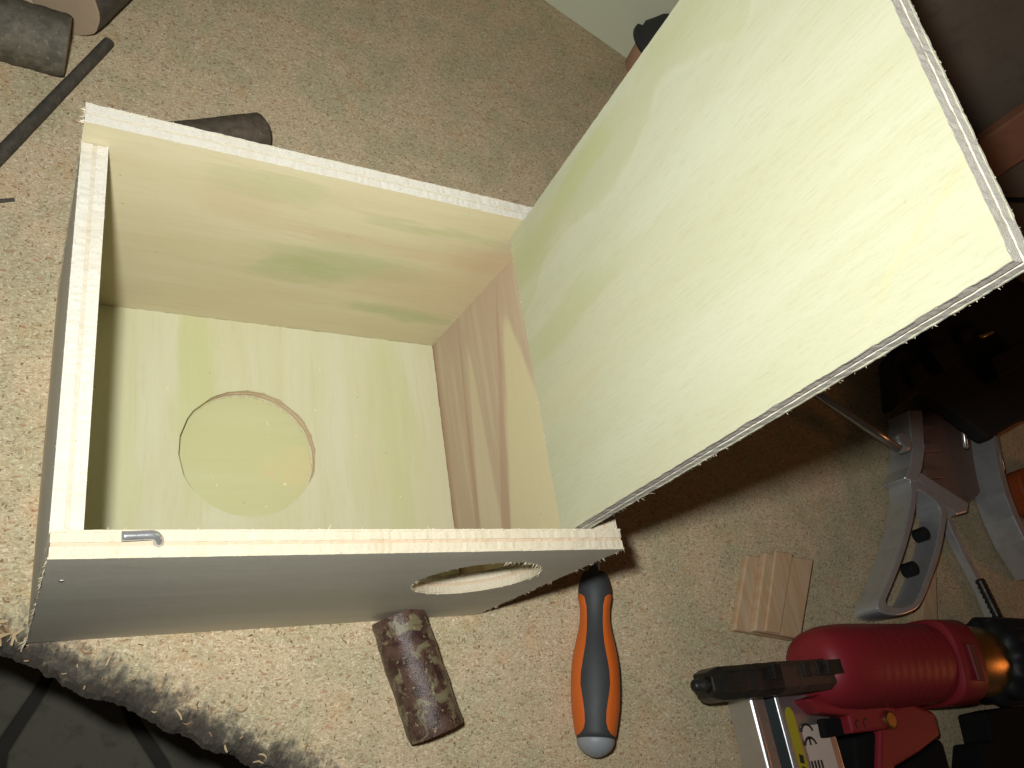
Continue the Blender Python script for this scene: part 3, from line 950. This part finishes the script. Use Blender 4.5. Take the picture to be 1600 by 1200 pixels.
# ------------------------------------------------------------------ logs and sticks
def log(name, label, A, B, r, bark, endm, seed, cat='log', rough=0.06, rb=None, group=None):
    A, B = Vector(A), Vector(B)
    base = Vector(((A.x + B.x) / 2, (A.y + B.y) / 2, 0))
    T_ = Thing(name, base, label, cat, group)
    n = 40
    prof = [(i / 36, r + (rb - r if rb else 0) * i / 36) for i in range(37)]

    def rf(t, th):
        e = 1 - 0.03 * (max(0, 1 - t * 25) + max(0, 1 - (1 - t) * 25))
        return e * (1 + rough * noise.noise((math.cos(th) * 1.3, math.sin(th) * 1.3, t * 4 + seed)) + rough * 0.5 * noise.noise((math.cos(th) * 4, math.sin(th) * 4, t * 13 + seed)))
    v, f = lathe(A, B, prof, n, rf, cap=False)
    T_.part('bark', v, f, bark, smooth=True)
    for (c, sg, idx) in ((A, -1, 0), (B, 1, 36)):
        ring = [Vector(x) for x in v[idx * n:(idx + 1) * n]]
        ax = (B - A).normalized() * sg
        cen = c + ax * 0.3
        vv = ring + [p.lerp(cen, 0.07) + ax * 0.25 for p in ring] + [cen]
        ff = []
        for k in range(n):
            j = (k + 1) % n
            if sg > 0:
                ff += [(k, j, n + j, n + k), (n + k, n + j, 2 * n)]
            else:
                ff += [(j, k, n + k, n + j), (n + j, n + k, 2 * n)]
        T_.part('cut_end', vv, ff, endm)
    return T_


log('log', 'short cherry bark log with lichen lying below the box front', at(621, 962, 22.5), at(682, 1146, 22.5), 22.3, M['bark_main'], M['end_red'], 3.0, rough=0.05)
log('log', 'grey bark log lying left of the pale cut face at top left', at(106, 73, 28), at(-60, 25, 28), 27.5, M['bark_grey'], M['end'], 8.0)
log('log', 'dark log with a pale round cut face at the top left', at(97, -2, 36), at(300, -170, 36), 36, M['bark_dark'], M['end'], 12.0)
log('log', 'brown log end peeping out behind the back wall of the box', at(408, 207, 19), at(215, 230, 19), 19, M['bark_brown'], M['bark_brown'], 16.0)
log('stick', 'long thin dark stick lying diagonally at the left edge', at(170, 66, 7), at(-60, 305, 7), 5.2, M['bark_dark'], M['end'], 21.0, cat='stick', rb=6.0)
log('bark_chip', 'small dark splinter of bark at the left edge of the bench', at(22, 312, 1.6), at(-14, 315, 1.6), 1.5, M['bark_dark'], M['bark_dark'], 25.0, cat='bark chip', rough=0.4)

# ------------------------------------------------------------------ screwdriver
hA, hB = at(929, 903, 22), at(931, 1184, 22)
ax, sx_, up_ = frame(hB - hA)
_t = (CAM - (hA + hB) / 2)
_th = math.atan2(_t.dot(sx_), _t.dot(up_))
sx_, up_ = sx_ * math.cos(_th) - up_ * math.sin(_th), up_ * math.cos(_th) + sx_ * math.sin(_th)
SD = Thing('screwdriver', ((hA.x + hB.x) / 2, (hA.y + hB.y) / 2, 0), 'orange and black screwdriver lying beside the box with a grey end cap', 'screwdriver')
hl_ = (hB - hA).length
prof_px = [(895, 19), (901, 22), (912, 25), (922, 27), (933, 27), (945, 25), (957, 23), (975, 23), (993, 25.5), (1010, 29.5), (1028, 33), (1045, 35.5), (1062, 36.6), (1080, 37), (1098, 36.6), (1115, 35.4), (1132, 33), (1150, 30), (1158, 28.6)]
SC = 21.4 / 37.0


def tt(y): return (y - 903) / (1184 - 903)


prof = [(tt(y), r * SC) for y, r in prof_px]
v, f = lathe(hA, hB, prof, 40)
SD.part('handle', v, f, M['grip'], smooth=True)


def rad(t):
    for i in range(len(prof) - 1):
        if prof[i][0] <= t <= prof[i + 1][0]:
            k = (t - prof[i][0]) / (prof[i + 1][0] - prof[i][0])
            return prof[i][1] + k * (prof[i + 1][1] - prof[i][1])
    return prof[-1][1]


inner = [(931, 26.5), (940, 16), (955, 12.5), (975, 11.5), (1000, 11.5), (1020, 13), (1040, 16.5), (1062, 20), (1080, 21.0), (1100, 18), (1120, 14.5), (1136, 14), (1148, 17), (1156, 27)]
for side in (-1, 1):
    v, f = [], []
    n = 14
    rows = 46
    for i in range(rows + 1):
        y = 931 + (1156 - 931) * i / rows
        for q in range(len(inner) - 1):
            if inner[q][0] <= y <= inner[q + 1][0]:
                k = (y - inner[q][0]) / (inner[q + 1][0] - inner[q][0])
                xin = (inner[q][1] + k * (inner[q + 1][1] - inner[q][1])) * SC
                break
        t = tt(y)
        r = rad(t)
        p0 = math.asin(max(-1, min(0.98, xin / r)))
        for k in range(n + 1):
            ph = p0 + (math.pi - 2 * p0) * k / n
            edge = min(k, n - k, i, rows - i)
            rr = r + (0.7 if edge > 0 else -0.4)
            v.append(hA + ax * (t * hl_) + sx_ * (side * math.sin(ph) * rr) + up_ * (math.cos(ph) * rr))
    for i in range(rows):
        for k in range(n):
            a = i * (n + 1) + k
            q = (a, a + 1, a + n + 2, a + n + 1)
            f.append(q if side < 0 else tuple(reversed(q)))
    SD.part('grip_inlay', v, f, M['orange'], smooth=True)
v, f = lathe(hA, hB, [(tt(1157), 28.3 * SC), (tt(1160), 28.8 * SC), (tt(1166), 27.5 * SC), (tt(1173), 23.5 * SC), (tt(1179), 16 * SC), (tt(1183), 7 * SC), (tt(1184), 1 * SC)], 36)
SD.part('end_cap', v, f, M['cap_grey'], smooth=True)
sh0 = hA - ax * 4
sh1 = hA - ax * 165 + Z * -15
v, f = lathe(sh0, sh1, [(0, 5), (0.9, 5), (0.95, 5.5), (1.0, 3)], 16)
SD.part('shank', v, f, M['steel'], smooth=True)

# ------------------------------------------------------------------ pine offcuts
def offcut(pts, h, label):
    P = [at(x, y, h) for x, y in pts]
    c = sum(P, Vector()) / len(P)
    o = mesh('pine_offcut', *prism([p for p in P], 0.1, h), M['pine'], base=(c.x, c.y, 0))
    bevel(o, 0.8, 2)
    tag(o, label, 'offcut')


oc = Thing('pine_offcut', at(1220, 935, 0) * 1.0, 'stepped pine moulding offcut lying left of the grey metal stand', 'offcut')
for (nm, pts, z1, z0) in (('base_strip', [(1168, 866), (1262, 880), (1240, 1000), (1148, 984)], 9, 0.1), ('raised_bead', [(1196, 862), (1272, 874), (1252, 998), (1180, 985)], 19, 9.1), ('quarter_round', [(1212, 860), (1240, 864), (1220, 990), (1196, 986)], 23, 19.1)):
    v, f = px_prism(pts, z1, z0)
    bevel(oc.part(nm, v, f, M['pine']), 2.2, 3)
offcut([(1447, 885), (1462, 880), (1466, 985), (1440, 985)], 14, 'narrow pine strip sticking out behind the red stapler')

# ------------------------------------------------------------------ stapler
A, B = at(1262, 1044, 45), at(1480, 1036, 45)
ST = Thing('stapler', (at(1370, 1040, 56).x, at(1370, 1040, 56).y, 0), 'red power stapler with aluminium magazine lying at the lower right', 'stapler')
prof = [(0.0, 20), (0.008, 27), (0.025, 33), (0.06, 38), (0.12, 41.5), (0.22, 43.5)]
for i in range(60):
    t = 0.24 + 0.55 * i / 59
    prof.append((t, 43.6 + (0.25 if (i // 3) % 2 else 0)))
prof += [(0.80, 43.5), (0.805, 46), (0.82, 47), (0.985, 47), (1.0, 45)]


def sq(t, th):
    k = abs(math.cos(th)) ** 4 + abs(math.sin(th)) ** 4
    return (k ** -0.25) ** (0.75 if t > 0.8 else 0.25)


v, f = lathe(A, B, prof, 48, sq)
body = ST.part('body', v, f, M['red'], smooth=True)
ax, sd_, up_ = frame(B - A)
ln = (B - A).length
v, f = box(A + ax * (ln * 0.90) + (up_ * 0.8 - sd_ * 0.6).normalized() * 0 + up_ * 48.2 + Vector((0, -6, 0)), ln * 0.05, 40, 4, (ax, sd_, up_))
bevel(ST.part('vent', v, f, M['vent'], parent=body), 1.5)
v, f = lathe(A + ax * (ln * 0.985), A + ax * (ln * 1.30), [(0, 40), (0.05, 41.5), (0.5, 41.5), (0.9, 40.5), (1, 38)], 48)
ST.part('cylinder_cap', v, f, M['brass'], smooth=True)


def scal(t, th): return 1 + 0.045 * math.cos(th * 12)


v, f = lathe(A + ax * (ln * 1.26) + Z * 4, A + ax * (ln * 1.9) + Z * 4, [(0, 34), (0.02, 44), (0.1, 50), (0.5, 50), (0.9, 48), (1, 36)], 96, scal)
ST.part('rear_knob', v, f, M['black'], smooth=True)
v, f = px_prism([(1540, 1112), (1570, 1105), (1640, 1100), (1650, 1250), (1530, 1250), (1534, 1160), (1552, 1158)], 40, 2)
bevel(ST.part('rear_block', v, f, M['black_matt']), 3)

# aluminium magazine: a ribbed rail
o_ = at(1170, 1095, 33); e_ = at(1288, 1084, 33); dn = at(1212, 1260, 33)
wx = (e_ - o_); wl = wx.length; wx = wx.normalized()
dx = (dn - o_); dl = dx.length; dx = dx.normalized()
o_ = o_ - dx * 12
dl += 12
prf = [(0, 0), (0, 31), (0.02, 33), (0.05, 33), (0.07, 30), (0.19, 30), (0.195, 19), (0.29, 19), (0.295, 33), (0.33, 35), (0.36, 33), (0.5, 33), (0.505, 30), (0.985, 30), (1.0, 28), (1.0, 0)]
v, f = [], []
for s_ in (0, dl):
    for (u, z) in prf:
        p = o_ + wx * (u * wl) + dx * s_
        v.append((p.x, p.y, z + 3))
n = len(prf)
for i in range(n):
    j = (i + 1) % n
    f.append((i, n + i, n + j, j))
f += [tuple(range(n)), tuple(range(2 * n - 1, n - 1, -1))]
fm = [1 if i in (5, 6, 7) else 0 for i in range(n)] + [0, 0]
mag = ST.part('magazine', v, f, [M['alu'], M['alu_dark']], fm=fm)
bevel(mag, 0.9, 2, 40)


def mp(u, s_, z):
    p = o_ + wx * (u * wl) + dx * s_
    return Vector((p.x, p.y, z + 3))


def decal(name, u0, u1, s0, s1, z, m_, parent, round_=0.0):
    pts = []
    if round_:
        for k in range(9):
            a = math.pi * k / 8
            pts.append(mp((u0 + u1) / 2 - (u1 - u0) / 2 * math.cos(a), s0 - round_ * math.sin(a), z))
        pts += [mp(u1, s1, z), mp(u0, s1, z)]
    else:
        pts = [mp(u0, s0, z), mp(u1, s0, z), mp(u1, s1, z), mp(u0, s1, z)]
    n = len(pts)
    v = pts + [p - Z * 0.3 for p in pts]
    f = [tuple(range(n))] + [(i, n + i, n + (i + 1) % n, (i + 1) % n) for i in range(n)]
    me = ST.part(name, v, f, m_, parent=parent)
    return me


decal('yellow_label', 0.375, 0.485, 30, dl, 33.35, M['yellow'], mag, 9)
st_ = decal('sticker', 0.56, 0.90, 40, dl, 30.35, M['sticker'], mag)


def arc(cx, cy, r, w_, a0, a1, fu, fv, z, n=16):
    v, f = [], []
    for i in range(n + 1):
        a = a0 + (a1 - a0) * i / n
        for q in (r - w_ / 2, r + w_ / 2):
            v.append(fu * (cx + q * math.cos(a)) + fv * (cy + q * math.sin(a)) + Z * z)
    for i in range(n):
        f.append((2 * i, 2 * i + 1, 2 * i + 3, 2 * i + 2))
    return v, f


# CE mark, reading down the magazine (letters' right side points down the rail)
cu = 0.72 * wl
rr = 8.0
vv, ff = [], []
for k, (x_, y_) in enumerate(((1262, 1145), (1268, 1166))):
    c_ = at(x_, y_, 33.8)
    c_.z = 0
    a, b = arc(0, 0, rr, 2.6, math.pi * 0.55, math.pi * 1.45, dx, -wx, 33.8)
    o = len(vv); vv += [p + c_ for p in a]; ff += [tuple(i + o for i in q) for q in b]
    if k == 1:
        o = len(vv)
        vv += [c_ + dx * x_ + wx * y_ + Z * 33.8 for x_, y_ in ((-rr, -1.3), (-1, -1.3), (-1, 1.3), (-rr, 1.3))]
        ff.append((o, o + 1, o + 2, o + 3))
for k in range(4):   # small print starting below the mark, cut by the frame
    c_ = at(1268 + 5 * k, 1189 - k * 0.6, 33.8); c_.z = 0
    o = len(vv)
    vv += [c_ + dx * x_ + wx * y_ + Z * 33.8 for x_, y_ in ((0, -1.4), (9 + 3 * (k % 2), -1.4), (9 + 3 * (k % 2), 1.4), (0, 1.4))]
    ff.append((o, o + 1, o + 2, o + 3))
ST.part('ce_mark', vv, ff, M['ink'], parent=st_)
vv, ff = [], []
for k in range(5):
    c_ = o_ + wx * (0.43 * wl) + dx * (64 + 11 * k); c_.z = 0
    o = len(vv)
    vv += [c_ + dx * x_ + wx * y_ + Z * 36.6 for x_, y_ in ((0, -2.6), (8, -3.4), (9.5, 2.2), (2, 3.2))]
    ff.append((o, o + 1, o + 2, o + 3))
ST.part('label_print', vv, ff, M['ink'], parent=mag)

# dark greasy nose with its driver tip
na, nb = at(1104, 1070, 62), at(1306, 1052, 62)
ax, sd_, up_ = frame(nb - na)
nl = (nb - na).length
sec = [(-15, -22), (15, -22), (15, 4), (9, 11), (-9, 11), (-15, 4)]
v, f = [], []
for i in range(25):
    t = i / 24
    k = 0.72 + 0.28 * min(1, t / 0.08)
    for j, (a, b) in enumerate(sec):
        jt = 0.9 * noise.noise((i * 0.9, j * 2.1, 3))
        p = na + ax * (t * nl) + sd_ * (a * k + jt) + up_ * (b * k + jt)
        v.append(p)
for i in range(24):
    for j in range(6):
        q = (j + 1) % 6
        f.append((i * 6 + j, i * 6 + q, (i + 1) * 6 + q, (i + 1) * 6 + j))
f += [tuple(range(5, -1, -1)), tuple(range(24 * 6, 25 * 6))]
fm = [1 if (i // 6) > 11 else 0 for i in range(144)] + [0, 1]
nose = ST.part('nose', v, f, [M['dark_steel'], M['rust_steel']], fm=fm)
bevel(nose, 1.2, 2)
v, f = lathe(na - ax * 17, na + ax * 2, [(0, 3), (0.12, 5.5), (0.4, 5.5), (0.45, 7), (1, 7)], 18)
ST.part('driver_tip', v, f, M['dark_steel'], parent=nose, smooth=True)
for (t, w_, h_) in ((0.44, 10, 6), (0.68, 9, 5), (0.9, 26, 8), (0.8, 12, 4)):
    v, f = box(na + ax * (t * nl) + up_ * (11 + h_ / 2 - 1) - sd_ * 5, w_, 14, h_, (ax, sd_, up_))
    bevel(ST.part('lug', v, f, M['dark_steel'], parent=nose), 1.0)

v, f = px_prism([(1262, 1092), (1300, 1078), (1345, 1088), (1402, 1105), (1398, 1138), (1334, 1146), (1328, 1118), (1284, 1114)], 52, 6)
br = ST.part('bracket', v, f, M['red'])
bevel(br, 3)
for k, (x, y) in enumerate(((1342, 1132), (1354, 1130))):
    c_ = at(x, y, 52.5); c_.z = 0
    a, b = arc(0, 0, 4.2, 1.6, math.pi * 0.5, math.pi * 1.5, UE, Vector((-UE.y, UE.x, 0)), 52.3)
    ST.part('raised_mark', [p + c_ for p in a], b, M['ink'], parent=br)
v, f = lathe(at(1387, 1125, 50), at(1387, 1125, 50) + Z * 5, [(0, 9), (0.8, 9), (1, 7)], 20)
ST.part('screw', v, f, M['brass'], parent=br, smooth=False)
v, f = px_prism([(1376, 1112), (1420, 1095), (1462, 1112), (1472, 1150), (1440, 1175), (1400, 1200), (1385, 1260), (1372, 1260)], 44, 4)
bevel(ST.part('handle', v, f, M['red']), 5, 3)
v, f = px_prism([(1472, 1154), (1500, 1260), (1392, 1260), (1404, 1202), (1442, 1178)], 36, 2)
bevel(ST.part('handle_grip', v, f, M['black_matt']), 4, 3)
v, f = px_prism([(1284, 1123), (1330, 1119), (1336, 1147), (1290, 1153)], 40, 3)
bevel(ST.part('magazine_latch', v, f, M['black_matt']), 2)
v, f = px_prism([(1334, 1152), (1372, 1142), (1372, 1260), (1348, 1260)], 38, 3)
bevel(ST.part('trigger_guard', v, f, M['black_matt']), 4, 3)

# ------------------------------------------------------------------ grey metal stand at the right
ZM = 39
FR = Thing('metal_stand', (at(1450, 800, 0).x, at(1450, 800, 0).y, 0), 'grey cast metal tool stand with slotted legs at the right edge', 'tool stand')
outer = smooth_loop([(1424, 744), (1424, 770), (1420, 800), (1411, 840), (1398, 880), (1384, 915), (1372, 942), (1376, 956), (1400, 962), (1426, 955), (1440, 942), (1456, 905), (1470, 862), (1479, 815), (1480, 798), (1472, 780), (1450, 762)], 90)
inn = smooth_loop([(1434, 766), (1432, 780), (1429, 805), (1420, 842), (1408, 880), (1394, 915), (1385, 938), (1390, 946), (1404, 949), (1420, 946), (1432, 936), (1447, 902), (1461, 860), (1470, 815), (1471, 800), (1464, 786), (1448, 773)], 90)


def align(o_, h_):
    c = Vector((sum(p[0] for p in h_) / len(h_), sum(p[1] for p in h_) / len(h_)))
    best = min(range(len(h_)), key=lambda k: sum((Vector(h_[(i + k) % len(h_)]) - Vector(o_[i])).length for i in range(0, len(o_), 6)))
    return [h_[(i + best) % len(h_)] for i in range(len(h_))]


def orient(lp):
    a = sum(lp[i][0] * lp[(i + 1) % len(lp)][1] - lp[(i + 1) % len(lp)][0] * lp[i][1] for i in range(len(lp)))
    return lp if a > 0 else lp[::-1]


outer, inn = orient(outer), orient(inn)
inn = align(outer, inn)
v, f = px_prism(outer, ZM, 4, inn)
leg1 = FR.part('slotted_leg', v, f, M['grey_metal'])
bevel(leg1, 2.2, 3, 35)


def ribbon(path, wpx, z1, z0):
    P = [Vector(p) for p in path]
    a, b = [], []
    for i, p in enumerate(P):
        d = (P[min(i + 1, len(P) - 1)] - P[max(i - 1, 0)]).normalized()
        nn = Vector((-d.y, d.x)) * wpx / 2
        a.append(p + nn); b.append(p - nn)
    return px_prism([(q.x, q.y) for q in a + b[::-1]], z1, z0)


bevel(FR.part('curved_leg', *ribbon([(1549, 620), (1553, 660), (1558, 700), (1565, 735), (1574, 768), (1588, 805), (1606, 842), (1640, 895)], 9, 48, 3), M['grey_metal']), 1.6, 3, 35)
bevel(FR.part('inner_leg', *ribbon([(1478, 796), (1490, 826), (1506, 860), (1522, 890), (1540, 925), (1556, 966)], 7, 15, 3), M['grey_metal']), 1.2, 3, 35)
bevel(FR.part('upper_leg', *ribbon([(1432, 640), (1433, 665), (1436, 700), (1432, 730), (1424, 750)], 20, 41, 3), M['grey_metal']), 2.0, 3, 35)
v, f = px_prism([(1434, 640), (1470, 640), (1566, 722), (1560, 740), (1510, 792), (1432, 745)], 14, 3)
pl = FR.part('cross_plate', v, f, M['oxide'])
bevel(pl, 1.5)
for (x0, y0, x1, y1) in ((1436, 655, 1462, 668), (1440, 690, 1470, 706), (1446, 729, 1474, 748)):
    v, f = px_prism([(x0, y0 + 3), (x1, y0), (x1 + 3, y1 - 2), (x0 + 2, y1)], 24, 13)
    bevel(FR.part('rib', v, f, M['oxide'], parent=pl), 1.0)
v, f = px_prism([(1428, 742), (1440, 738), (1514, 786), (1512, 800), (1496, 804), (1470, 786)], 37, 12)
bevel(FR.part('web', v, f, M['grey_metal']), 2)
hz_ = 74
v, f = px_prism([(1400, 640), (1392, 560), (1440, 500), (1520, 455), (1660, 400), (1660, 640), (1600, 655), (1548, 685), (1490, 640), (1440, 612)], hz_, 50)
hs_ = FR.part('housing', v, f, M['housing'])
bevel(hs_, 6, 3)
for (pts, zt) in (([(1452, 545), (1480, 528), (1500, 560), (1476, 580)], 92), ([(1500, 520), (1526, 505), (1534, 520), (1508, 536)], 84), ([(1548, 560), (1600, 530), (1612, 560), (1562, 592)], 96), ([(1420, 575), (1440, 562), (1452, 590), (1432, 604)], 82)):
    v, f = px_prism(pts, zt, 72)
    bevel(FR.part('housing_block', v, f, M['housing'], parent=hs_), 3, 2)
v, f = tube([at(1531, 527, 88), at(1541, 523, 88), at(1550, 519, 88)], 3.0, 10)
FR.part('brass_pin', v, f, M['brass'], parent=hs_, smooth=True)
for (x0, y0, x1, y1) in ((1494, 590, 1509, 700), (1548, 640, 1566, 735)):
    a, b = at(x0, y0, 46), at(x1, y1, 46)
    v, f = tube([a, a.lerp(b, 0.5), b], 3.4, 12)
    FR.part('guide_rod', v, f, M['steel'], smooth=True)
a, b = at(1262, 606, 48), at(1404, 700, 48)
v, f = tube([a, a.lerp(b, 0.3), a.lerp(b, 0.7), b], 6.0, 16)
FR.part('steel_rod', v, f, M['steel'], smooth=True)
v, f = lathe(at(1402, 694, 41), at(1402, 694, 41) + Z * 14, [(0, 14), (0.7, 14), (0.9, 13), (1, 10)], 28)
FR.part('rod_boss', v, f, M['grey_metal'], smooth=False)
v, f = px_prism(smooth_loop([(1593, 737), (1612, 730), (1660, 740), (1660, 815), (1616, 798), (1603, 772)], 40), 30, 4)
bevel(FR.part('orange_cover', v, f, M['orange_dim']), 4, 3)
a, b = at(1530, 905, 30), at(1560, 966, 34)
v, f = lathe(a, b, [(i / 16, 5.5 + (1.2 if i % 2 else -0.6)) for i in range(17)], 16)
FR.part('threaded_bolt', v, f, M['dark_steel'], smooth=True)
for (x, y) in ((1432, 838), (1414, 892)):
    v, f = lathe(at(x, y, 16), at(x, y, 16) + (at(x - 20, y - 4, 16) - at(x, y, 16)).normalized() * 1 + Z * 16, [(0, 9), (0.9, 9), (1, 6)], 16)
    FR.part('clamp_pad', v, f, M['black'], smooth=False)

# ------------------------------------------------------------------ pot behind the lid
jb = at(998, 112, 0)
PT = Thing('pot', jb, 'pinkish clay pot with a black domed cover behind the lid', 'pot')
v, f = lathe(jb + Z * 0.2, jb + Z * 46, [(0, 25), (0.05, 27), (0.95, 34), (1, 34)], 40)
PT.part('body', v, f, M['pot'], smooth=True)
v, f = lathe(jb + Z * 46.3, jb + Z * 104, [(0, 42), (0.03, 47), (0.16, 47), (0.2, 40), (0.35, 41), (0.55, 34), (0.75, 28), (0.9, 18), (0.98, 7), (1, 1)], 40)
PT.part('cover', v, f, M['dome'], smooth=True)
